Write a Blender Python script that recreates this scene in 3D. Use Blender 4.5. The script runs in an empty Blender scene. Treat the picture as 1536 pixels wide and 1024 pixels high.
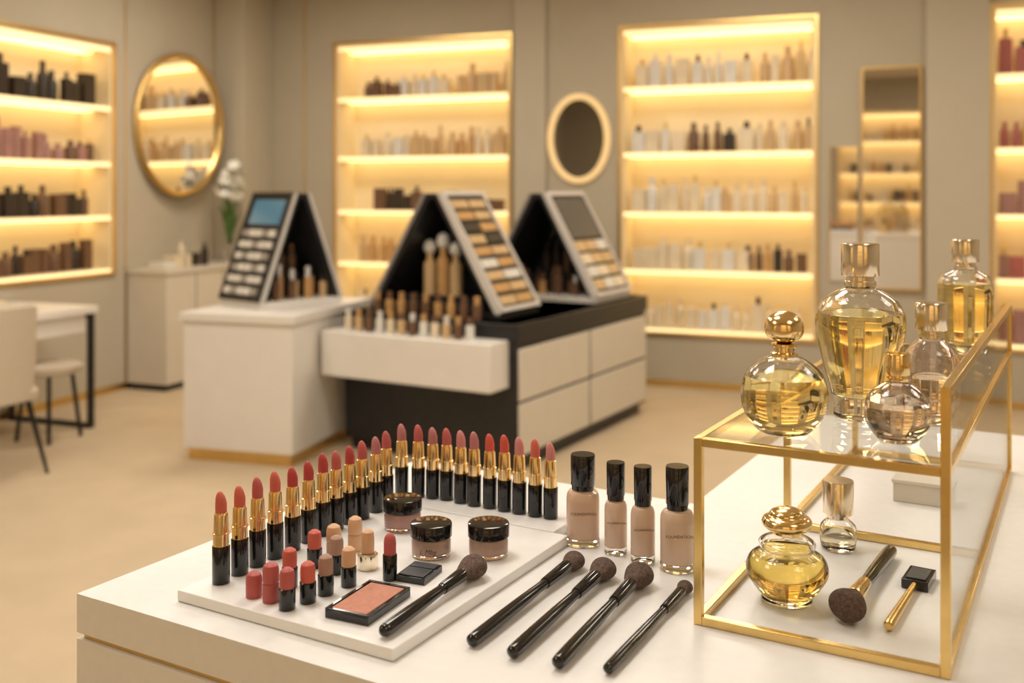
import bpy, math, random
from mathutils import Matrix, Vector
random.seed(7)
PI=math.pi
T=Matrix.Translation
def RZ(d): return Matrix.Rotation(math.radians(d),4,'Z')
TAB=T((-.544,1.271,0))@RZ(-29.77)
ROOM=T((-2.428,9.25,0))@RZ(-20.48)
CONB=T((.02,5.42,0))@RZ(-29.77)
CONA=T((-1.20,5.55,0))@RZ(-16)
I4=Matrix.Identity(4)

# ---------------------------------------------------------------- materials
def mat(name,col,rough=.5,metal=0,em=None,es=0,trans=0,ior=1.45,coat=0,noise=0,nscale=20,bump=0,bscale=200,spec=.5):
    m=bpy.data.materials.new(name); m.use_nodes=True
    nt=m.node_tree; b=nt.nodes['Principled BSDF']
    b.inputs['Base Color'].default_value=(*col,1)
    b.inputs['Roughness'].default_value=rough
    b.inputs['Metallic'].default_value=metal
    b.inputs['IOR'].default_value=ior
    b.inputs['Transmission Weight'].default_value=trans
    b.inputs['Coat Weight'].default_value=coat
    b.inputs['Specular IOR Level'].default_value=spec
    if em:
        b.inputs['Emission Color'].default_value=(*em,1)
        b.inputs['Emission Strength'].default_value=es
    if noise or bump:
        tc=nt.nodes.new('ShaderNodeTexCoord')
    if noise:
        n=nt.nodes.new('ShaderNodeTexNoise'); n.inputs['Scale'].default_value=nscale; n.inputs['Detail'].default_value=6
        r=nt.nodes.new('ShaderNodeValToRGB')
        r.color_ramp.elements[0].position=.3; r.color_ramp.elements[1].position=.7
        r.color_ramp.elements[0].color=(*[max(0,c*(1-noise)) for c in col],1)
        r.color_ramp.elements[1].color=(*[min(1,c*(1+noise)) for c in col],1)
        nt.links.new(tc.outputs['Object'],n.inputs['Vector'])
        nt.links.new(n.outputs['Fac'],r.inputs['Fac'])
        nt.links.new(r.outputs['Color'],b.inputs['Base Color'])
    if bump:
        n2=nt.nodes.new('ShaderNodeTexNoise'); n2.inputs['Scale'].default_value=bscale; n2.inputs['Detail'].default_value=4
        bp=nt.nodes.new('ShaderNodeBump'); bp.inputs['Strength'].default_value=bump; bp.inputs['Distance'].default_value=.002
        nt.links.new(tc.outputs['Object'],n2.inputs['Vector'])
        nt.links.new(n2.outputs['Fac'],bp.inputs['Height'])
        nt.links.new(bp.outputs['Normal'],b.inputs['Normal'])
    return m
def thinglass(name,tint):
    m=bpy.data.materials.new(name); m.use_nodes=True; nt=m.node_tree; nt.nodes.clear()
    o=nt.nodes.new('ShaderNodeOutputMaterial'); mx=nt.nodes.new('ShaderNodeMixShader')
    t=nt.nodes.new('ShaderNodeBsdfTransparent'); g=nt.nodes.new('ShaderNodeBsdfGlossy'); f=nt.nodes.new('ShaderNodeFresnel')
    ge=nt.nodes.new('ShaderNodeNewGeometry'); mr=nt.nodes.new('ShaderNodeMapRange')
    mr.inputs['To Min'].default_value=1.3; mr.inputs['To Max'].default_value=1/1.3
    nt.links.new(ge.outputs['Backfacing'],mr.inputs['Value']); nt.links.new(mr.outputs['Result'],f.inputs['IOR'])
    t.inputs['Color'].default_value=(*tint,1); g.inputs['Roughness'].default_value=.02
    nt.links.new(f.outputs[0],mx.inputs[0]); nt.links.new(t.outputs[0],mx.inputs[1]); nt.links.new(g.outputs[0],mx.inputs[2]); nt.links.new(mx.outputs[0],o.inputs[0])
    return m
WALL=mat('wall_paint',(.45,.40,.31),.8,noise=.02,nscale=3,bump=.1)
WALL2=mat('wall_panel',(.50,.445,.35),.75,noise=.02,nscale=3)
CEIL=mat('ceiling_paint',(.70,.64,.54),.9,noise=.02,nscale=3)
FLOOR=mat('floor_carpet',(.54,.43,.295),.85,noise=.045,nscale=4,bump=.4,bscale=350)
GOLD=mat('brushed_gold',(.78,.56,.22),.25,1,noise=.05,nscale=60)
GOLDP=mat('polished_gold',(.90,.68,.34),.15,1,noise=.02,nscale=40)
CHAMP=mat('champagne_metal',(.86,.76,.60),.18,1,noise=.02,nscale=40)
BRASS=mat('brass_trim',(.74,.52,.21),.32,1,noise=.05,nscale=30)
STONE=mat('white_counter',(.79,.785,.78),.38,noise=.02,nscale=60,bump=.03,bscale=500)
TRAYM=mat('tray_acrylic',(.85,.845,.84),.3,noise=.015,nscale=50)
LACQ=mat('cream_lacquer',(.66,.61,.53),.4,noise=.02,nscale=8)
WHITE=mat('white_lacquer',(.75,.72,.68),.35,noise=.02,nscale=8)
BLACK=mat('black_satin',(.016,.016,.018),.35,noise=.2,nscale=20)
BLKG=mat('black_gloss',(.008,.008,.009),.10,coat=.3,noise=.1,nscale=30)
DARKIN=mat('black_interior',(.012,.012,.013),.6,noise=.2,nscale=10)
CABB=mat('cabinet_back',(.86,.74,.50),.6,noise=.02,nscale=5)
SHELF=mat('cabinet_shelf',(.84,.74,.54),.4,noise=.02,nscale=5)
LED=mat('led_panel',(1,.8,.5),.5,em=(1,.70,.32),es=3.0,noise=.01)
LEDE=mat('led_edge',(1,.8,.5),.5,em=(1,.76,.36),es=1.05,noise=.01)
MIRR=mat('mirror_silver',(.86,.84,.80),.02,1,noise=.005)
MIRD=mat('mirror_smoked',(.42,.40,.37),.04,1,noise=.005)
MIRT=mat('mirror_bronze',(.80,.76,.70),.03,1,noise=.005)
SKIN=mat('foundation_beige',(.60,.42,.31),.3,coat=.6,noise=.02,nscale=30)
SKIN2=mat('foundation_light',(.66,.49,.38),.3,coat=.6,noise=.02,nscale=30)
GLASS=mat('clear_glass',(.99,.985,.97),.0,trans=1,ior=1.45,noise=.003)
GLASSP=mat('pink_glass',(.97,.92,.94),.0,trans=1,ior=1.45,noise=.003)
LIQ=mat('amber_perfume',(.97,.82,.38),.0,trans=1,ior=1.36,noise=.01)
LIQ2=mat('pale_perfume',(.985,.92,.72),.0,trans=1,ior=1.36,noise=.01)
LIQ3=mat('deep_amber_perfume',(.97,.74,.20),.0,trans=1,ior=1.36,noise=.01)
PANEL=thinglass('case_glass',(.975,.98,.97))
BRIS=mat('brush_bristle',(.115,.072,.056),.85,noise=.45,nscale=260,bump=1,bscale=500)
CREAM=mat('cream_product',(.68,.47,.38),.4,noise=.05,nscale=30)
PINKC=mat('pink_cream',(.70,.42,.38),.4,noise=.05,nscale=30)
BLUSH=mat('blush_powder',(.52,.235,.165),.8,noise=.1,nscale=150,bump=.4,bscale=700)
GREY=mat('grey_powder',(.05,.055,.065),.35,noise=.2,nscale=100)
GREYR=mat('grey_rim',(.30,.28,.26),.4,noise=.05)
FRAMEW=mat('frame_offwhite',(.60,.57,.54),.4,noise=.03)
TXT=mat('label_ink',(.10,.06,.04),.6,noise=.05)
FAB=mat('beige_upholstery',(.54,.46,.36),.85,noise=.06,nscale=80,bump=.3,bscale=300)
DLEG=mat('black_metal',(.02,.02,.02),.4,.3,noise=.1)
SCR=mat('display_screen',(.02,.05,.06),.15,em=(.08,.22,.30),es=.6,noise=.1,nscale=4)
LEAF=mat('leaf_green',(.10,.20,.05),.5,noise=.3,nscale=15)
PETAL=mat('white_petal',(.88,.86,.80),.6,noise=.03)
reds={'rose':(.47,.105,.10),'coral':(.58,.125,.095),'crimson':(.44,.055,.055),'mauve':(.46,.17,.17),'pink':(.58,.22,.21),'red':(.58,.09,.065),'peach':(.68,.42,.25),'taupe':(.40,.25,.19)}
RED={k:mat('lipstick_'+k,v,.45,noise=.05,nscale=90,spec=.4) for k,v in reds.items()}
PROD=[mat('pack_'+n,c,.35,noise=.08,nscale=10) for n,c in [('amber',(.52,.30,.12)),('dark',(.035,.025,.02)),('pale',(.72,.62,.46)),('brown',(.15,.08,.045)),('pink',(.36,.19,.17)),('clear',(.68,.66,.62)),('gold',(.62,.44,.20)),('red',(.40,.12,.11)),('sand',(.58,.40,.21))]]
P_AM,P_DK,P_PA,P_BR,P_PI,P_CL,P_GO,P_RE,P_SA=range(9)

# ---------------------------------------------------------------- mesh builder
class MB:
    def __init__(s): s.v=[];s.f=[];s.m=[]
    def add(s,vs,fs,mi,M=I4):
        o=len(s.v)
        s.v+= [tuple(M@Vector(p)) for p in vs]
        for i,f in enumerate(fs):
            s.f.append([o+k for k in f]); s.m.append(mi[i] if isinstance(mi,list) else mi)
    def box(s,x0,x1,y0,y1,z0,z1,mi=0,M=I4):
        vs=[(x0,y0,z0),(x1,y0,z0),(x1,y1,z0),(x0,y1,z0),(x0,y0,z1),(x1,y0,z1),(x1,y1,z1),(x0,y1,z1)]
        fs=[(3,2,1,0),(4,5,6,7),(0,1,5,4),(1,2,6,5),(2,3,7,6),(3,0,4,7)]
        s.add(vs,fs,mi,M)
    def lathe(s,prof,mi,seg=24,M=I4,sx=1,sy=1,sq=2,cap=True):
        vs=[];fs=[];ms=[];n=len(prof)
        for (r,z) in prof:
            for k in range(seg):
                a=2*PI*k/seg; c,d=math.cos(a),math.sin(a)
                q=1 if sq==2 else 1/((abs(c)**sq+abs(d)**sq)**(1/sq))
                vs.append((r*c*q*sx,r*d*q*sy,z))
        for i in range(n-1):
            for k in range(seg):
                k2=(k+1)%seg
                fs.append((i*seg+k,i*seg+k2,(i+1)*seg+k2,(i+1)*seg+k)); ms.append(mi[i] if isinstance(mi,list) else mi)
        if cap:
            fs.append(tuple(range(seg-1,-1,-1))); ms.append(mi[0] if isinstance(mi,list) else mi)
            fs.append(tuple((n-1)*seg+k for k in range(seg))); ms.append(mi[-1] if isinstance(mi,list) else mi)
        s.add(vs,fs,ms,M)
    def tube(s,pts,r,mi,seg=8,r2=None):
        pts=[Vector(p) for p in pts]; n=len(pts); vs=[];fs=[]
        for i,p in enumerate(pts):
            d=(pts[min(i+1,n-1)]-pts[max(i-1,0)]).normalized()
            up=Vector((0,0,1)) if abs(d.z)<.9 else Vector((1,0,0))
            a=d.cross(up).normalized(); b=a.cross(d)
            rr=r if r2 is None else r+(r2-r)*i/(n-1)
            for k in range(seg):
                t=2*PI*k/seg; vs.append(p+rr*(a*math.cos(t)+b*math.sin(t)))
        for i in range(n-1):
            for k in range(seg):
                k2=(k+1)%seg; fs.append((i*seg+k,i*seg+k2,(i+1)*seg+k2,(i+1)*seg+k))
        fs.append(tuple(range(seg-1,-1,-1))); fs.append(tuple((n-1)*seg+k for k in range(seg)))
        s.add(vs,fs,mi)
    def extr(s,poly,y0,y1,mi,M=I4):   # polygon in xz extruded along y
        n=len(poly)
        vs=[(x,y0,z) for x,z in poly]+[(x,y1,z) for x,z in poly]
        fs=[tuple(range(n)),tuple(range(2*n-1,n-1,-1))]+[(i,n+i,n+(i+1)%n,(i+1)%n) for i in range(n)]
        s.add(vs,fs,mi,M)
    def mesh(s,name,mats,sharp=38):
        me=bpy.data.meshes.new(name); me.from_pydata(s.v,[],s.f)
        for m in mats: me.materials.append(m)
        for i,p in enumerate(me.polygons): p.material_index=s.m[i]; p.use_smooth=True
        import bmesh
        bm=bmesh.new(); bm.from_mesh(me); bmesh.ops.recalc_face_normals(bm,faces=bm.faces); bm.to_mesh(me); bm.free()
        me.set_sharp_from_angle(angle=math.radians(sharp))
        return me
    def obj(s,name,mats,M=I4,bevel=0,seg=2):
        o=bpy.data.objects.new(name,s.mesh(name,mats)); bpy.context.collection.objects.link(o); o.matrix_world=M
        if bevel:
            b=o.modifiers.new('bevel','BEVEL'); b.width=bevel; b.segments=seg; b.limit_method='ANGLE'; b.angle_limit=math.radians(50)
        return o
def place(name,me,M):
    o=bpy.data.objects.new(name,me); bpy.context.collection.objects.link(o); o.matrix_world=M; return o
def crom(pts,n=5):
    out=[];P=[pts[0]]+list(pts)+[pts[-1]]
    for i in range(1,len(P)-2):
        for k in range(n):
            t=k/n; a,b,c,d=P[i-1],P[i],P[i+1],P[i+2]
            out.append(tuple(max(.0,.5*((2*b[j])+(-a[j]+c[j])*t+(2*a[j]-5*b[j]+4*c[j]-d[j])*t*t+(-a[j]+3*b[j]-3*c[j]+d[j])*t**3)) for j in (0,1)))
    out.append(pts[-1]); return out

# ---------------------------------------------------------------- room shell (room frame: x along back wall, -y towards camera)
H=3.35; RX=9.0; RY=9.6
b=MB(); b.box(-.35,RX+.2,-RY-.2,.35,-.1,0); b.obj('floor',[FLOOR],ROOM)
b=MB(); b.box(-.35,RX+.2,-RY-.2,.35,H,H+.1); b.obj('ceiling',[CEIL],ROOM)
ops=[(.95,2.574),(3.512,4.982),(6.174,7.35)]
Z0,Z1=.42,2.80
b=MB(); x=0
for (p,q) in ops:
    b.box(x,p,0,.35,0,H); b.box(p,q,0,.35,0,Z0); b.box(p,q,0,.35,Z1,H); x=q
b.box(x,RX,0,.35,0,H); b.obj('wall_back',[WALL],ROOM)
b=MB(); b.box(-.35,0,-1.685,.35,0,H); b.box(-.35,0,-3.2,-1.685,0,.906); b.box(-.35,0,-3.2,-1.685,2.617,H); b.box(-.35,0,-RY,-3.2,0,H); b.obj('wall_left',[WALL2],ROOM)
b=MB(); b.box(RX,RX+.2,-RY,.35,0,H); b.obj('wall_right',[WALL],ROOM)
rops=[(.8,2.4),(4.7,6.3),(7.0,8.4)]
b=MB(); x=0
for (p,q) in rops:
    b.box(x,p,-RY-.35,-RY,0,H); b.box(p,q,-RY-.35,-RY,0,Z0); b.box(p,q,-RY-.35,-RY,Z1,H); x=q
b.box(x,RX,-RY-.35,-RY,0,H); b.obj('wall_rear',[WALL],ROOM)
b=MB(); b.box(0,.30,-.45,0,0,H); b.obj('wall_column',[WALL2],ROOM,.004)
b=MB(); b.box(2.62,2.89,-.03,0,0,H); b.obj('trim_1',[WALL2],ROOM,.003)
b=MB(); b.box(5.74,6.15,-.05,0,0,H); b.obj('trim_2',[WALL2],ROOM,.003)
b=MB()
for xx in (.62,8.1): b.box(xx,xx+.012,-.004,0,.05,H)
b.obj('trim_3',[BRASS],ROOM)
b=MB(); b.box(0,.004,-1.55,-1.538,.05,H); b.box(0,.004,-.475,-.463,.05,H); b.obj('trim_4',[BRASS],ROOM)
b=MB()
for (p,q) in [(.30,2.62),(2.89,5.74),(6.15,RX)]: b.box(p,q,-.012,0,0,.055)
b.obj('baseboard_back',[BRASS],ROOM)
b=MB(); b.box(0,.012,-RY,-.45,0,.055); b.obj('baseboard_left',[BRASS],ROOM)

# ---------------------------------------------------------------- lit shelving
def cabinet(M,w,z0,z1,shelves,d=.32):
    b=MB()
    b.box(0,w,d-.02,d,z0,z1,0)
    b.box(0,.02,.0,d-.02,z0,z1,0); b.box(w-.02,w,.0,d-.02,z0,z1,0)
    b.box(.02,w-.02,0,d-.02,z1-.02,z1,0); b.box(.02,w-.02,0,d-.02,z0,z0+.03,1)
    for z in shelves: b.box(.02,w-.02,.014,d-.02,z-.025,z,1)
    f=.022
    b.box(-f,0,-.02,.01,z0-f,z1+f,2); b.box(w,w+f,-.02,.01,z0-f,z1+f,2)
    b.box(0,w,-.02,.01,z1,z1+f,2); b.box(0,w,-.02,.01,z0-f,z0,2)
    for z in list(shelves)+[z1-.02]:
        b.box(.03,w-.03,.16,d-.03,z-.032,z-.026,3)      # diffuser under shelf
        b.box(.02,w-.02,.0,.012,z-.036,z-.004,4)            # glowing front edge
    b.box(.02,w-.02,-.002,0,z0+.005,z0+.028,4)
    return b.obj('lit_display_shelf',[CABB,SHELF,BRASS,LED,LEDE],M)
def products(M,rows,name='shelf_cosmetics'):
    b=MB()
    for z,segs in rows:
        for (x0,x1,kinds,h0,h1) in segs:
            x=x0
            while x<x1:
                w=random.uniform(.055,.11); h=random.uniform(h0,h1)*1.1; k=random.choice(kinds)
                y=random.uniform(.10,.16)
                if random.random()<.6:
                    b.box(x,x+w,y-w*.35,y+w*.35,z+.001,z+h*.78,k)
                    if random.random()<.5: b.lathe([(w*.2,z+h*.78),(w*.2,z+h)],random.choice([k,P_GO,P_DK]) if k!=P_DK else P_DK,10,T((x+w/2,y,0)))
                else:
                    b.lathe([(w*.45,z+.001),(w*.47,z+h*.6),(w*.38,z+h*.7),(w*.22,z+h*.74),(w*.22,z+h)],k,12,T((x+w/2,y,0)))
                x+=w+random.uniform(.004,.025)
    return b.obj(name,PROD,M)
SH=[.906,1.355,1.82,2.335]
M1=ROOM@T((.95,0,0)); M2=ROOM@T((3.512,0,0)); M3=ROOM@T((6.174,0,0))
cabinet(M1,1.624,Z0,Z1,SH); cabinet(M2,1.47,Z0,Z1,SH); cabinet(M3,1.176,Z0,Z1,SH)
products(M1,[(2.335,[(.22,.5,[P_BR,P_DK,P_BR],.12,.17),(.55,1.0,[P_CL,P_PA],.16,.2),(1.1,1.55,[P_AM,P_SA,P_SA],.17,.26)]),
 (1.82,[(.2,.62,[P_PA,P_CL],.16,.22),(.66,1.2,[P_AM,P_SA,P_SA],.16,.24),(1.25,1.5,[P_SA,P_PA],.18,.26)]),
 (1.355,[(.3,.72,[P_DK,P_BR,P_DK],.14,.24),(1.0,1.5,[P_BR,P_DK],.1,.2)]),
 (.906,[(.15,.6,[P_SA,P_AM],.16,.22),(.65,1.5,[P_PA,P_SA],.16,.22)]),
 (.451,[(.1,1.5,[P_PA,P_CL,P_SA],.14,.24)])])
products(M2,[(2.335,[(.1,1.0,[P_PA,P_CL,P_CL],.2,.27),(1.05,1.42,[P_SA,P_PA,P_GO],.2,.28)]),
 (1.82,[(.06,.42,[P_PA,P_CL],.14,.22),(.5,.86,[P_DK,P_BR,P_DK],.16,.24),(.9,1.42,[P_PA,P_SA],.18,.25)]),
 (1.355,[(.06,.7,[P_PA,P_CL,P_SA],.18,.28),(.75,1.4,[P_PA,P_SA],.18,.24)]),
 (.906,[(.06,.5,[P_SA,P_PA],.18,.24),(.55,.9,[P_CL,P_PA],.15,.2),(.92,1.15,[P_AM,P_BR],.17,.21),(1.16,1.4,[P_BR,P_DK],.14,.2)]),
 (.451,[(.06,1.35,[P_PA,P_CL,P_PA],.15,.24)])])
products(M3,[(z,[(.05,1.1,[P_RE,P_PI,P_AM,P_BR],.16,.3)]) for z in (.451,.906,1.355,1.82,2.335)])
ML=ROOM@T((0,-3.2,0))@RZ(90)
SHL=[1.335,1.736,2.154]
cabinet(ML,1.515,.906,2.617,SHL)
products(ML,[(2.154,[(.2,1.4,[P_DK],.16,.28)]),(1.736,[(.2,.9,[P_PI],.18,.28),(.95,1.42,[P_PI,P_BR],.1,.17)]),
 (1.335,[(.2,1.4,[P_DK,P_DK,P_BR],.14,.22)]),(.936,[(.2,.8,[P_BR,P_DK],.14,.2),(.85,1.4,[P_DK,P_BR],.16,.27)])])
for (p,q) in rops:
    MR=ROOM@T((q,-RY,0))@RZ(180)
    cabinet(MR,q-p,Z0,Z1,SH)
    products(MR,[(z,[(.08,q-p-.15,[P_AM,P_PA,P_DK,P_SA],.15,.26)]) for z in (.451,.906,1.355,1.82,2.335)])

# ---------------------------------------------------------------- mirrors
def oval_mirror(M,rx,rz,fw,fm,gm,name='oval_mirror',back=0):
    b=MB()
    Mx=M@Matrix.Rotation(PI/2,4,'X')
    N=64
    prof=[(1-fw,.012),(1-fw,.03),(1-fw*.5,.038),(1,.03),(1,-back)]
    vs=[];fs=[];ms=[]
    for (r,z) in prof:
        for k in range(N):
            a=2*PI*k/N; vs.append(((rx-(1-r))*math.cos(a),(rz-(1-r))*math.sin(a),z))
    for i in range(4):
        for k in range(N):
            k2=(k+1)%N; fs.append((i*N+k,i*N+k2,(i+1)*N+k2,(i+1)*N+k)); ms.append(0)
    fs.append(tuple(range(N))); ms.append(1)
    fs.append(tuple(4*N+k for k in range(N))); ms.append(0)
    b.add(vs,fs,ms)
    return b.obj(name,[fm,gm],Mx)
oval_mirror(ROOM@T((.070,-1.0,2.056))@RZ(90-8),.478,.583,.045,BRASS,MIRR)
GLOWR=mat('lit_mirror_rim',(.85,.62,.32),.4,em=(1,.70,.30),es=.32,noise=.01)
oval_mirror(ROOM@T((3.167,0,1.938)),.262,.36,.05,GLOWR,MIRD,'lit_oval_mirror')
b=MB(); w=.382
b.box(0,w,-.03,0,.82,2.40,1)
for q in [(0-.012,0),(w,w+.012)]: b.box(q[0],q[1],-.04,0,.808,2.412,0)
b.box(0,w,-.04,0,2.40,2.412,0); b.box(0,w,-.04,0,.808,.82,0)
b.obj('wall_mirror',[BRASS,MIRT],ROOM@T((5.317,0,0)))
b=MB(); b.box(0,.19,-.015,0,.86,1.84,1); b.box(-.006,0,-.02,0,.86,1.84,0); b.obj('wall_mirror',[BRASS,MIRT],ROOM@T((5.09,0,0)))

# ---------------------------------------------------------------- low cabinet, flower, small items
b=MB(); b.box(.015,.383,-1.538,-.5,.05,.88,0); b.box(.015,.395,-1.55,-.49,.885,.92,0); b.box(.03,.36,-1.52,-.51,0,.05,1)
for y in (-1.19,-.845): b.box(.383,.385,y-.004,y+.004,.06,.87,1)
b.obj('low_storage_cabinet',[LACQ,BLACK],ROOM,.004)
b=MB()
b.lathe(crom([(.045,0),(.06,.03),(.055,.10),(.035,.16),(.04,.19)],4),1,20)
for k in range(11):
    a=2*PI*k/11+.3; r=.04+.07*random.random(); h=.28+.12*random.random()
    pts=[(math.cos(a)*r*t*t*1.3,math.sin(a)*r*t*t*1.3,.15+h*t-.06*t**4) for t in [0,.25,.5,.75,1]]
    vs=[];fs=[]
    px,py=-math.sin(a),math.cos(a)
    for i,p in enumerate(pts):
        ww=[.008,.024,.028,.018,.002][i]; vs+=[(p[0]-px*ww,p[1]-py*ww,p[2]),(p[0]+px*ww,p[1]+py*ww,p[2])]
    for i in range(4): fs.append((2*i,2*i+1,2*i+3,2*i+2))
    b.add(vs,fs,0)
for k in range(30):
    a=random.uniform(0,2*PI); r=random.uniform(.0,.13); z=random.uniform(.58,.88)-r*.4
    c=Vector((math.cos(a)*r,math.sin(a)*r,z))
    b.tube([(0,0,.15),(c.x*.4,c.y*.4,.4),tuple(c)],.0025,0,5)
    R=Matrix.Rotation(random.uniform(0,6),4,'Z')@Matrix.Rotation(random.uniform(.4,1.5),4,'X')
    for j in range(5):
        Mp=T(c)@R@Matrix.Rotation(j*2*PI/5,4,'Z')@T((.028,0,0))
        b.lathe([(.001,-.003),(.7,-.002),(1,0),(.7,.003),(.001,.004)],2,10,Mp@Matrix.Diagonal((.030,.020,1,1)))
b.obj('white_orchid_vase',[LEAF,GLASS,PETAL],ROOM@T((.335,-.69,.921)))
b=MB()
b.box(0,.13,0,.10,0,.09,P_PA); b.lathe([(.03,0),(.03,.15),(.012,.17),(.012,.2)],P_PA,14,T((.02,.2,0))); b.lathe([(.025,0),(.025,.1)],P_PA,14,T((.12,.16,0)))
b.box(.02,.08,.28,.36,0,.10,P_DK); b.lathe([(.03,0),(.03,.13),(.015,.14),(.015,.18)],P_DK,14,T((.10,.39,0)))
b.box(.0,.16,-.16,-.03,0,.05,P_CL)
b.obj('toiletry_bottles',PROD,ROOM@T((.18,-1.34,.921)),.003)

# ---------------------------------------------------------------- makeup station table, stool, chair at left
b=MB(); b.box(.02,.73,-4.6,-2.62,.735,.78,0); b.box(.04,.70,-4.55,-2.70,.62,.735,0)
for (x0,x1,z0,z1) in [(.03,.06,0,.735),(.69,.72,0,.735),(.06,.69,0,.03),(.06,.69,.705,.735)]:
    b.box(x0,x1,-2.68,-2.64,z0,z1,1); b.box(x0,x1,-4.55,-4.51,z0,z1,1)
b.obj('makeup_station_table',[WHITE,BLACK],ROOM,.003)
b=MB(); b.lathe(crom([(.15,.40),(.185,.41),(.19,.435),(.18,.455),(.001,.462)],4),0,28)
for k in range(4):
    a=PI/4+k*PI/2; b.tube([(math.cos(a)*.13,math.sin(a)*.13,.40),(math.cos(a)*.18,math.sin(a)*.18,0)],.013,1,8)
b.obj('round_stool',[FAB,DLEG],ROOM@T((.68,-2.98,0)))
b=MB()
b.lathe([(.20,.40),(.245,.41),(.25,.45),(.235,.475),(.001,.485)],0,32,sq=4)
N=16; vs=[];fs=[]
for i in range(N+1):
    a=math.radians(-78+156*i/N); rr=.27
    top=.93-.10*(abs(i-N/2)/(N/2))**2.5
    for (ro,z) in [(rr,.42),(rr+.015,.65),(rr+.02,top-.02),(rr,top),(rr-.025,top-.02),(rr-.03,.65),(rr-.03,.42)]:
        vs.append((math.cos(a)*ro,math.sin(a)*ro,z))
for i in range(N):
    for k in range(7): fs.append((i*7+k,i*7+(k+1)%7,(i+1)*7+(k+1)%7,(i+1)*7+k))
fs.append(tuple(range(7))); fs.append(tuple(N*7+k for k in range(7)))
b.add(vs,fs,0)
for sx_,sy_ in [(1,1),(1,-1),(-1,1),(-1,-1)]: b.tube([(sx_*.17,sy_*.17,.41),(sx_*.25,sy_*.23,0)],.016,1,8,r2=.009)
b.obj('upholstered_chair',[FAB,DLEG],ROOM@T((1.02,-3.81,0)))
b=MB(); b.lathe([(.12,0),(.13,.02),(.10,.05),(.001,.06)],P_PA,20); b.box(-.2,-.05,.15,.3,0,.05,P_PA); b.lathe([(.03,0),(.03,.12),(.012,.13),(.012,.17)],P_AM,12,T((-.1,-.2,0)))
b.obj('folded_towel_and_bottle',PROD,ROOM@T((.42,-3.3,.781)),.004)

# ---------------------------------------------------------------- consoles
b=MB()
b.box(-.66,-.02,.02,.98,0,.07,1); b.box(-.68,0,0,1.0,.07,.785,0); b.box(-.70,.02,-.02,1.02,.785,.83,0)
b.box(0,.003,.47,.476,.08,.78,1)
b.obj('white_display_console',[WHITE,BRASS],CONA,.004)
b=MB()
b.box(-1.13,-.03,.03,1.77,0,.07,1); b.box(-1.16,0,0,1.8,.07,.80,1)
for y0,y1 in [(.02,.89),(.915,1.785)]:
    for z0,z1 in [(.09,.37),(.385,.665)]: b.box(0,.014,y0,y1,z0,z1,0)
b.box(-1.17,.015,-.005,1.81,.70,.80,1)
b.box(-1.17,-.04,-.20,.0,.46,.715,2)
b.obj('black_display_console',[LACQ,BLACK,WHITE],CONB,.006)

def aframe(M,w,L,Hh,kind):
    b=MB(); tw=.05
    b.box(-w,w,0,L,0,.035,1 if kind!='B' else 0)
    b.extr([(-w,.035),(-w+.05,.035),(-tw+.03,Hh-.03),(-tw,Hh)],0,L,0)
    b.extr([(w,.035),(tw,Hh),(tw-.03,Hh-.03),(w-.05,.035)],0,L,0)
    b.box(-tw,tw,0,L,Hh-.03,Hh,0)
    b.extr([(-w+.04,.035),(w-.04,.035),(0,Hh-.03)],L-.03,L-.005,2)
    b.extr([(-w-.004,.03),(-w+.02,.03),(-tw+.012,Hh),(-tw-.01,Hh)],-.008,.0,10 if kind=='A' else 3)
    b.extr([(w+.004,.03),(tw+.01,Hh),(tw-.014,Hh),(w-.026,.03)],-.008,.0,10)
    b.box(-w*.62,w*.62,L*.25 if kind=='B' else L*.45,L-.04,.035,.10 if kind=='B' else .16,0)
    dx,dz=tw-w,Hh-.035; sl=math.hypot(dx,dz)
    S=Matrix(((0,dx/sl,dz/sl,w),(1,0,0,0),(0,dz/sl,-dx/sl,.035),(0,0,0,1)))
    f=.026 if kind!='A' else .018
    fm=10 if kind!='A' else 0
    b.box(0,f,.0,sl,0,.022,fm,S); b.box(L-f,L,0,sl,0,.022,fm,S); b.box(f,L-f,0,f,0,.022,fm,S); b.box(f,L-f,sl-f,sl,0,.022,fm,S)
    b.box(f,L-f,f,sl-f,0,.010,2,S)
    if kind=='A':
        b.box(f+.03,L-f-.03,sl*.70,sl-f-.03,.010,.016,4,S)
        for r in range(6):
            y=f+.02+r*(sl*.70-f-.03)/6
            for c in range(5):
                x=f+.02+c*(L-2*f-.03)/5; b.box(x,x+(L-2*f-.03)/5-.014,y,y+.042,.010,.028,6 if (r+c)%3 else 3,S)
    if kind=='B':
        for r in range(9):
            y=f+.015+r*(sl-2*f-.02)/9
            for c in range(2):
                x=f+.015+c*(L-2*f-.02)/2
                b.box(x,x+(L-2*f-.02)/2-.02,y,y+.052,.010,.020,[7,8,7,6,8,7,0,8,7][(r+c)%9],S)
    if kind=='C':
        b.box(f+.03,L-f-.03,sl*.55,sl-f-.02,.010,.016,9,S)
        for r in range(4):
            y=f+.02+r*(sl*.52-f)/4
            for c in range(3):
                x=f+.02+c*(L-2*f-.03)/3; b.box(x,x+(L-2*f-.03)/3-.015,y,y+.07,.010,.020,[7,6,5,7][(r+c)%4],S)
    return b.obj('cosmetics_tester_display',[BLACK,WHITE,DARKIN,GREYR,SCR,PROD[P_PA],PROD[P_CL],PROD[P_SA],PROD[P_AM],GREY,FRAMEW],M)
aframe(CONB@T((-.62,.12,.801)),.45,.45,.70,'B')
aframe(CONB@T((-.49,1.15,.801)),.42,.55,.70,'C')
sdir=Vector((.66,.75,0)).normalized()
ang=math.degrees(math.atan2(-sdir.y,-sdir.x))
MA=T((-1.255,6.08,.831))@RZ(ang)
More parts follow.
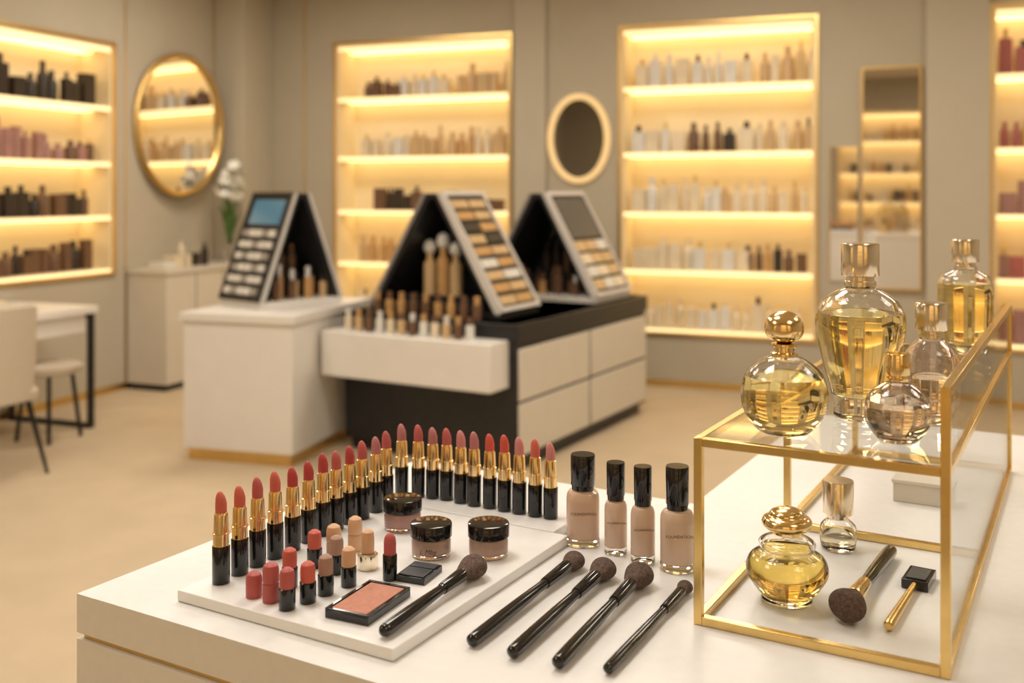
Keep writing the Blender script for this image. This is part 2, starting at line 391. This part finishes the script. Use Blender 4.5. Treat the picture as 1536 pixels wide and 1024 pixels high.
def aframe_m(M,*a):
    o=aframe(I4,*a); me=o.data; me.transform(Matrix.Diagonal((1,-1,1,1))); me.flip_normals(); o.matrix_world=M; return o
aframe_m(MA,.30,.40,.67,'A')

def testers(M,items,name='foundation_testers'):
    b=MB()
    for (x,y,z,r,h,k,kc) in items:
        b.lathe([(r,z),(r,z+h*.62),(r*.6,z+h*.66)],k,14,T((x,y,0)))
        b.lathe([(r*.62,z+h*.66),(r*.62,z+h)],kc,12,T((x,y,0)))
    return b.obj(name,PROD,M)
it=[]
for k in range(12): it.append((-1.05+k*.075,-.10,.7155,.024,.12,[P_PA,P_SA,P_BR,P_CL][k%4],[P_CL,P_AM,P_BR][k%3]))
testers(CONB,it)
it=[]
for k in range(9): it.append((-.96+k*.085,.06,.8005,.026,.13,[P_BR,P_AM,P_AM,P_BR][k%4],[P_AM,P_BR][k%2]))
testers(CONB,it)
b=MB()
for k,(x,h) in enumerate([(-.13,.30),(-.035,.34),(.055,.29)]):
    b.lathe([(.038,.102),(.038,.102+h*.62),(.02,.105+h*.66),(.02,.105+h*.8)],P_AM if k%2 else P_SA,14,T((x,.17,0)))
    b.lathe(crom([(.012,.105+h*.78),(.034,.105+h*.84),(.040,.105+h*.93),(.028,.105+h*1.03),(.003,.105+h*1.07)],3),P_CL,14,T((x,.17,0)))
b.obj('stoppered_bottles',PROD,CONB@T((-.62,.12,.801)))
it=[]
for k in range(9): it.append((-.24+k*.06,.08+.05*(k%2),.036,.022,random.uniform(.12,.2),random.choice([P_BR,P_DK,P_AM]),random.choice([P_CL,P_DK,P_BR])))
for k in range(4): it.append((-.12+k*.08,.36,.162,.025,random.uniform(.15,.24),random.choice([P_BR,P_DK]),P_DK))
testers(CONB@T((-.49,1.15,.801)),it)
it=[]
for k in range(8): it.append((-.21+k*.058,-.07-.05*(k%2),.036,.024,random.uniform(.14,.21),random.choice([P_BR,P_SA,P_AM]),random.choice([P_CL,P_DK,P_BR])))
for k in range(3): it.append((-.09+k*.08,-.23,.162,.028,random.uniform(.18,.26),random.choice([P_BR,P_AM]),P_BR))
testers(MA,it)

# ---------------------------------------------------------------- foreground counter (counter frame)
b=MB()
U1=2.3
b.box(0,U1,0,.735,.952,1.0,0); b.box(.545,U1,.735,1.51,.952,1.0,0)
b.box(.006,U1,.006,.729,.944,.952,1); b.box(.55,U1,.729,1.504,.944,.952,1)
b.box(0,U1,0,.735,.10,.944,0); b.box(.545,U1,.735,1.51,.10,.944,0)
b.box(.04,U1-.03,.04,.70,0,.10,2); b.box(.58,U1-.03,.70,1.47,0,.10,2)
o=b.obj('display_counter',[STONE,BRASS,BLACK],TAB)
b=MB(); b.box(.128,.455,.045,.462,1.0005,1.014,0); b.obj('display_tray',[TRAYM],TAB,.0012)
b=MB(); b.box(.112,.43,.4655,.56,1.0005,1.014,0); b.obj('display_tray',[TRAYM],TAB,.0012)
ZT=1.0143
def lipstick_mesh(col):
    b=MB()
    prof=[(.0104,0),(.0110,.0008),(.0110,.046),(.0106,.0472),(.0099,.0472),(.0099,.060),(.0104,.0604),(.0104,.0625),(.0094,.063),(.0087,.083),(.0083,.0865),(.0070,.0868),
          (.0071,.088),(.0072,.098),(.0068,.103),(.0056,.1075),(.0038,.111),(.0017,.113),(.0002,.1135)]
    ms=[0,0,0,1,1,1,1,1,1,1,1,1]+[2]*7
    b.lathe(prof,ms,28)
    nv=[]
    for (x,y,z) in b.v:
        if z>.098: z+= -x*.55*(min(1,(z-.098)/.006))*1.0
        nv.append((x,y,z))
    b.v=nv
    return b.mesh('lipstick_'+col,[BLKG,GOLDP,RED[col]])
LM={}
lip=[(.157,.089,'coral'),(.156,.122,'coral'),(.155,.155,'rose'),(.155,.188,'coral'),(.154,.223,'crimson'),(.152,.258,'crimson'),(.151,.290,'crimson'),(.151,.319,'rose'),(.151,.350,'crimson'),(.153,.377,'rose'),(.151,.413,'mauve'),(.146,.446,'rose'),
(.136,.500,'mauve'),(.163,.508,'rose'),(.187,.514,'mauve'),(.211,.518,'rose'),(.239,.516,'pink'),(.265,.514,'mauve'),(.292,.516,'red'),(.319,.515,'red'),(.345,.515,'pink'),(.372,.516,'coral'),(.397,.518,'pink')]
for (x,y,c) in lip:
    if c not in LM: LM[c]=lipstick_mesh(c)
    hs=random.uniform(.985,1.025)
    place('lipstick',LM[c],TAB@T((x,y,ZT))@RZ(random.uniform(0,60))@Matrix.Diagonal((1,1,hs,1)))
def sample_mesh(col,kind):
    b=MB(); r=.0098
    if kind=='bare': p=[(r*.95,0),(r,.001),(r,.022),(r*.85,.027),(r*.4,.030),(.0003,.031)]; b.lathe(p,2,20)
    if kind=='stack':
        b.lathe([(r*.95,0),(r,.001),(r,.021),(r*.9,.022)],2,20); b.lathe([(r*.85,.022),(r,.024),(r,.038),(r*.85,.043),(r*.4,.046),(.0003,.047)],2,20)
    if kind=='black':
        b.lathe([(r*.95,0),(r,.001),(r,.024),(r*.9,.025)],0,20); b.lathe([(r*.9,.025),(r*.92,.040),(r*.8,.045),(r*.4,.048),(.0003,.049)],2,20)
    if kind=='tall':
        b.lathe([(r*.9,0),(r*.92,.001),(r*.92,.031),(r*.85,.032)],0,20); b.lathe([(r*.78,.032),(r*.8,.046),(r*.7,.053),(r*.4,.057),(.0003,.059)],2,20)
    if kind=='jar':
        b.lathe([(r*1.3,0),(r*1.35,.001),(r*1.35,.018),(r*1.1,.020)],1,20); b.lathe([(r*.85,.0205),(r*.85,.040),(r*.75,.047),(r*.35,.050),(.0003,.051)],2,20)
    return b.mesh('sample_'+col+kind,[BLKG,CHAMP,RED[col]])
for (x,y,c,k) in [(.224,.077,'rose','bare'),(.252,.076,'rose','stack'),(.284,.069,'rose','black'),(.241,.121,'coral','black'),(.292,.096,'coral','black'),(.223,.188,'coral','black'),
  (.295,.125,'taupe','black'),(.302,.160,'peach','black'),(.226,.223,'peach','stack'),(.230,.263,'peach','stack'),(.286,.219,'peach','jar'),(.334,.202,'rose','tall'),(.262,.185,'taupe','black')]:
    place('lipstick_sample',sample_mesh(c,k),TAB@T((x,y,ZT)))
def jar(x,y,col,txt=None):
    b=MB()
    b.lathe([(.022,0),(.0255,.0015),(.0265,.005),(.0265,.021),(.025,.025),(.022,.026)],1,40)
    b.lathe([(.0215,.005),(.0235,.007),(.0235,.024),(.020,.0245)],2,32)
    b.lathe([(.0272,.0262),(.028,.0268),(.028,.0425),(.0272,.044),(.0245,.0448),(.0002,.045)],0,40)
    o=b.obj('cream_jar',[BLKG,GLASS,col],TAB@T((x,y,ZT)))
    if txt:
        c=bpy.data.curves.new('label','FONT'); c.body=txt; c.size=.009; c.align_x='CENTER'; c.shear=.3; c.materials.append(TXT)
        t=bpy.data.objects.new('label',c); bpy.context.collection.objects.link(t); t.parent=o
        t.matrix_local=RZ(24)@T((0,-.0275,.010))@Matrix.Rotation(PI/2,4,'X')
jar(.232,.370,PINKC); jar(.330,.300,CREAM,"L Mbg"); jar(.397,.338,CREAM)
b=MB(); b.box(-.029,.029,-.047,.047,0,.009,0); b.box(-.029,.029,-.047,-.043,.009,.0115,0); b.box(-.029,.029,.043,.047,.009,.0115,0); b.box(-.029,-.025,-.043,.043,.009,.0115,0); b.box(.025,.029,-.043,.043,.009,.0115,0)
b.box(-.0235,.0235,-.0415,.0415,.009,.0108,1)
b.obj('blush_compact',[BLKG,BLUSH],TAB@T((.3635,.121,ZT))@RZ(5),.0006)
b=MB(); b.box(-.02,.02,-.026,.026,0,.008,0); b.box(-.017,.017,-.023,.004,.008,.0095,1); b.box(-.017,.017,.007,.023,.008,.0095,1)
b.obj('eyeshadow_compact',[BLKG,GREY],TAB@T((.360,.229,ZT))@RZ(8),.0008)
def brush(p0,p1,z0,rh,hl,flat=.7,hr=.0075,name='makeup_brush',fm=0):
    d=Vector((p1[0]-p0[0],p1[1]-p0[1],0)); L=d.length
    b=MB()
    Lh=L-hl
    hp=crom([(.001,0),(hr*.75,.003),(hr,.015),(hr*.95,Lh*.45),(hr*.78,Lh*.72),(hr*.9,Lh*.75)],4)
    b.lathe(hp,0,18)
    b.lathe([(hr*.92,Lh*.75),(hr*.95,Lh*.76),(hr*1.15,Lh-.001),(hr*1.1,Lh+.003)],1,18)
    bp=crom([(hr*1.05,Lh),(rh*.75,Lh+hl*.3),(rh,Lh+hl*.62),(rh*.86,Lh+hl*.85),(rh*.45,Lh+hl*.97),(.0005,Lh+hl)],5)
    n0=len(b.v)
    b.lathe(bp,2,28,Matrix.Diagonal((1,flat,1,1)))
    for i in range(n0,len(b.v)):
        x,y,z=b.v[i]
        tt=max(0,(z-Lh)/hl); b.v[i]=(x,y,z+x*.35*tt)
    rise=max(rh*flat-hr,0)*L/(L-hl*.55)
    a=Vector((p0[0],p0[1],z0+hr+.0008)); c=Vector((p1[0],p1[1],z0+hr+.0008+rise))
    zz=(c-a).normalized(); yy=Vector((0,0,1)); xx=yy.cross(zz).normalized(); yy=zz.cross(xx)
    M=Matrix(((xx.x,yy.x,zz.x,a.x),(xx.y,yy.y,zz.y,a.y),(xx.z,yy.z,zz.z,a.z),(0,0,0,1)))
    return b.obj(name,[BLKG,BLKG if not fm else GOLDP,BRIS],TAB@M)
brush((.431,.056),(.422,.278),ZT,.019,.052)
brush((.510,.112),(.503,.398),1.0003,.0155,.042)
brush((.563,.109),(.551,.388),1.0003,.018,.048)
brush((.616,.112),(.600,.392),1.0003,.0195,.055)
brush((.666,.128),(.660,.388),1.0003,.0105,.03,hr=.006)
def foundation(x,y,r,h,cap,m,sq=2,rc=None,rot=0,ts=.0055):
    b=MB(); rc=rc or r*.8; hb=h-cap
    b.lathe([(r*.93,0),(r,.0015),(r,.010),(r*.985,.0105)],1,36,sq=sq)
    b.lathe([(r*.96,.0106),(r,.012),(r,hb-.014),(r*.97,hb-.008),(r*.85,hb-.003),(r*.62,hb-.001),(rc*.85,hb)],2,36,sq=sq)
    b.lathe([(rc*.9,hb),(rc*.92,hb+.006),(rc*.92,hb+.0065)],0,30)
    b.lathe([(rc*.98,hb+.007),(rc,hb+.0075),(rc,h-.0015),(rc*.96,h),(.0003,h)],0,30)
    o=b.obj('foundation_bottle',[BLKG,GLASS,m],TAB@T((x,y,1.0004))@RZ(rot))
    c=bpy.data.curves.new('label','FONT'); c.body="FOUNDATION"; c.size=ts; c.align_x='CENTER'; c.materials.append(TXT)
    t=bpy.data.objects.new('label',c); bpy.context.collection.objects.link(t); t.parent=o
    t.matrix_local=RZ(28-rot)@T((0,-r-.0004,hb*.6))@Matrix.Rotation(PI/2,4,'X')
foundation(.469,.48,.0235,.127,.050,SKIN,3.2,.0175,28)
foundation(.526,.467,.0158,.126,.052,SKIN2,2,.0128,ts=.004)
foundation(.571,.456,.0165,.129,.053,SKIN2,2,.0122,ts=.004)
foundation(.622,.452,.0228,.137,.057,SKIN2,2,.0155)

# ---------------------------------------------------------------- gold & glass case
b=MB(); q=.010; U0,Ux,V0,V1=.700,.976,.296,1.20; zb=1.0005; zs=1.217; zr=1.301
def post(x,y,z0,z1): b.box(x,x+q,y,y+q,z0,z1,0)
post(U0,V0,zb,zs); post(Ux-q,V0,zb,zr); post(U0,V1-q,zb,zs); post(Ux-q,V1-q,zb,zr); post(U0,.69,zb,zs-q)
for z0 in (zb,zs-q):
    b.box(U0+q,Ux-q,V0,V0+q,z0,z0+q,0); b.box(U0+q,Ux-q,V1-q,V1,z0,z0+q,0)
    b.box(U0,U0+q,V0+q,V1-q,z0,z0+q,0); b.box(Ux-q,Ux,V0+q,V1-q,z0,z0+q,0)
b.box(U0+q,Ux-q,.69,.69+q,zb,zb+q,0)
b.box(Ux-q,Ux,V0+q,V1-q,zr-q,zr,0)
b.box(U0+q,Ux-q,V0+q,V1-q,zs-.0045,zs,1)
b.box(Ux-q*.65,Ux-q*.35,V0+q,V1-q,zb+q,zr-q,1)
b.obj('glass_display_case',[GOLD,PANEL],TAB,.0008)

# ---------------------------------------------------------------- perfume bottles
def interp(prof,z):
    for i in range(len(prof)-1):
        if prof[i][1]<=z<=prof[i+1][1] and prof[i+1][1]>prof[i][1]:
            t=(z-prof[i][1])/(prof[i+1][1]-prof[i][1]); return prof[i][0]+t*(prof[i+1][0]-prof[i][0])
    return prof[-1][0]
def perfume(x,y,z,ctrl,base,liqz,capf,gm,lm,wall=.003,sq=2,capm=GOLDP,name='perfume_bottle',rot=0):
    out=crom(ctrl,6); top=out[-1][1]
    b=MB(); n=22
    inner=[]
    for i in range(n+1):
        zz=base+(top-base)*(i/n)**1.0
        r=max(.002,interp(out,zz)-wall)
        if i==0: r*=.80
        inner.append((r,zz))
    prof=[(.0003,ctrl[0][1])]+out+[(inner[-1][0],top)]+inner[::-1]+[(.0003,base)]
    b.lathe(prof,0,48,sq=sq,cap=False)
    lq=[(.0003,base-.0004)]
    for i in range(n+1):
        zz=base+(top-base)*(i/n)
        if zz<liqz: lq.append((inner[i][0]+.0006,zz-.0003 if i==0 else zz))
    rl=max(.002,interp(out,liqz)-wall)+.0006
    lq+=[(rl,liqz),(.0003,liqz)]
    b.lathe(lq,1,48,sq=sq,cap=False)
    for (prof2,mi,seg) in capf: b.lathe(prof2,mi,seg)
    return b.obj(name,[gm,lm,capm,CHAMP],TAB@T((x,y,z))@RZ(rot))
zt=1.2174
perfume(.785,.373,zt,[(.020,0),(.030,.002),(.046,.022),(.0505,.045),(.044,.070),(.026,.086),(.013,.091),(.0115,.096),(.0125,.100)],.008,.066,
  [([(.0145,.090),(.0155,.091),(.0155,.094),(.0115,.095),(.0115,.101),(.0145,.102),(.0145,.105),(.010,.106)],2,30),
   (crom([(.008,.106),(.019,.112),(.0228,.123),(.019,.135),(.009,.142),(.0005,.1435)],5),2,32)],GLASS,LIQ)
perfume(.848,.497,zt,[(.029,0),(.032,.003),(.033,.014),(.036,.035),(.046,.070),(.0535,.105),(.054,.128),(.046,.147),(.028,.160),(.017,.165),(.0165,.172)],.030,.132,
  [([(.0185,.166),(.0195,.167),(.0195,.172),(.017,.173),(.017,.178),(.0225,.179),(.0232,.180),(.0232,.218),(.0222,.220),(.0003,.2205)],3,40)],GLASS,LIQ,wall=.004)
perfume(.909,.395,zt,[(.016,0),(.022,.0015),(.034,.018),(.0365,.034),(.032,.052),(.018,.064),(.010,.068),(.0095,.073)],.008,.046,
  [([(.0115,.068),(.012,.069),(.012,.0725),(.0105,.073),(.0105,.0755),(.0132,.076),(.0136,.077),(.0136,.099),(.013,.100),(.0003,.1003)],2,30)],GLASSP,LIQ2,wall=.0028)
perfume(.928,.525,zt,[(.018,0),(.024,.002),(.0335,.030),(.0345,.060),(.030,.085),(.018,.099),(.013,.103),(.0125,.108)],.010,.055,
  [([(.0145,.103),(.0155,.104),(.0155,.108),(.014,.1085),(.014,.112),(.0185,.113),(.0192,.114),(.0192,.145),(.018,.147),(.0003,.1475)],3,34)],GLASSP,LIQ2)
perfume(.905,1.140,zt,[(.034,0),(.037,.003),(.044,.030),(.0465,.080),(.0465,.115),(.040,.135),(.024,.145),(.017,.148),(.0165,.155)],.014,.122,
  [([(.019,.148),(.0195,.149),(.0195,.154),(.017,.155),(.017,.160),(.0225,.161),(.023,.162),(.023,.199),(.022,.201),(.0003,.2015)],3,34)],GLASS,LIQ)
perfume(.776,.42,1.0006,[(.026,0),(.031,.002),(.030,.007),(.036,.013),(.0475,.030),(.0495,.042),(.044,.054),(.032,.062),(.034,.067),(.033,.073),(.020,.080),(.013,.083)],.012,.056,
  [([(.016,.081),(.017,.082),(.017,.085),(.012,.086)],2,30),
   (crom([(.012,.086),(.025,.088),(.0305,.094),(.028,.101),(.022,.104),(.019,.109),(.010,.113),(.0005,.114)],5),2,36)],GLASS,LIQ3)
perfume(.791,.638,1.0006,[(.018,0),(.023,.002),(.025,.016),(.024,.032),(.015,.042),(.013,.047)],.008,.020,
  [([(.014,.043),(.015,.044),(.015,.048),(.018,.049),(.0205,.050),(.0215,.094),(.0205,.096),(.0003,.0965)],3,34)],GLASS,LIQ2)
brush((.862,.640),(.853,.372),1.0003,.0225,.055,flat=.8,hr=.009,name='powder_brush',fm=1)
b=MB(); b.lathe(crom([(.001,0),(.0055,.002),(.0062,.02),(.005,.10),(.0045,.15)],4),0,16,T((0,0,.0065))@Matrix.Rotation(-PI/2,4,'X'))
b.box(-.016,.016,.145,.20,.0005,.012,1); b.box(-.012,.012,.152,.193,.012,.0135,2)
b.obj('cosmetic_spatula',[GOLD,BLKG,GREY],TAB@T((.90,.385,1.0003))@RZ(-3),.0006)
b=MB(); b.box(-.045,.045,-.02,.02,0,.03,0); b.box(-.047,.047,-.022,.022,.03,.036,0)
b.obj('gift_box',[LACQ],TAB@T((.865,.93,1.0004)),.001)

# ---------------------------------------------------------------- lights
def area(name,M,size,e,col,sy=None):
    l=bpy.data.lights.new(name,'AREA'); l.energy=e; l.color=col; l.size=size
    if sy: l.shape='RECTANGLE'; l.size_y=sy
    o=bpy.data.objects.new(name,l); bpy.context.collection.objects.link(o); o.matrix_world=M; return o
W=(1,.905,.77)
for i,(x,y,e) in enumerate([(1.6,-2.0,44),(4.6,-1.8,40),(7.4,-2.2,34),(2.2,-5.0,44),(4.6,-4.6,36),(7.4,-5.2,26),(2.5,-8,26),(7.0,-8,20)]):
    area('ceiling_light',ROOM@T((x,y,H-.02)),1.0,e,W)
area('ceiling_light',ROOM@T((4.3,-6.4,H-.02)),.7,27,(1,.95,.88))
wd=bpy.data.worlds.new('world'); bpy.context.scene.world=wd; wd.use_nodes=True
wd.node_tree.nodes['Background'].inputs[0].default_value=(.9,.8,.65,1); wd.node_tree.nodes['Background'].inputs[1].default_value=.2

# ---------------------------------------------------------------- camera
c=bpy.data.cameras.new('camera'); c.sensor_width=36; c.lens=35.74; c.shift_y=-.1445; c.clip_start=.05
c.dof.use_dof=True; c.dof.focus_distance=1.33; c.dof.aperture_fstop=3.4
co=bpy.data.objects.new('camera',c); bpy.context.collection.objects.link(co); co.matrix_world=T((0,0,1.5))@Matrix.Rotation(PI/2,4,'X')
bpy.context.scene.camera=co
vs=bpy.context.scene.view_settings; vs.view_transform='Standard'; vs.look='None'; vs.exposure=0
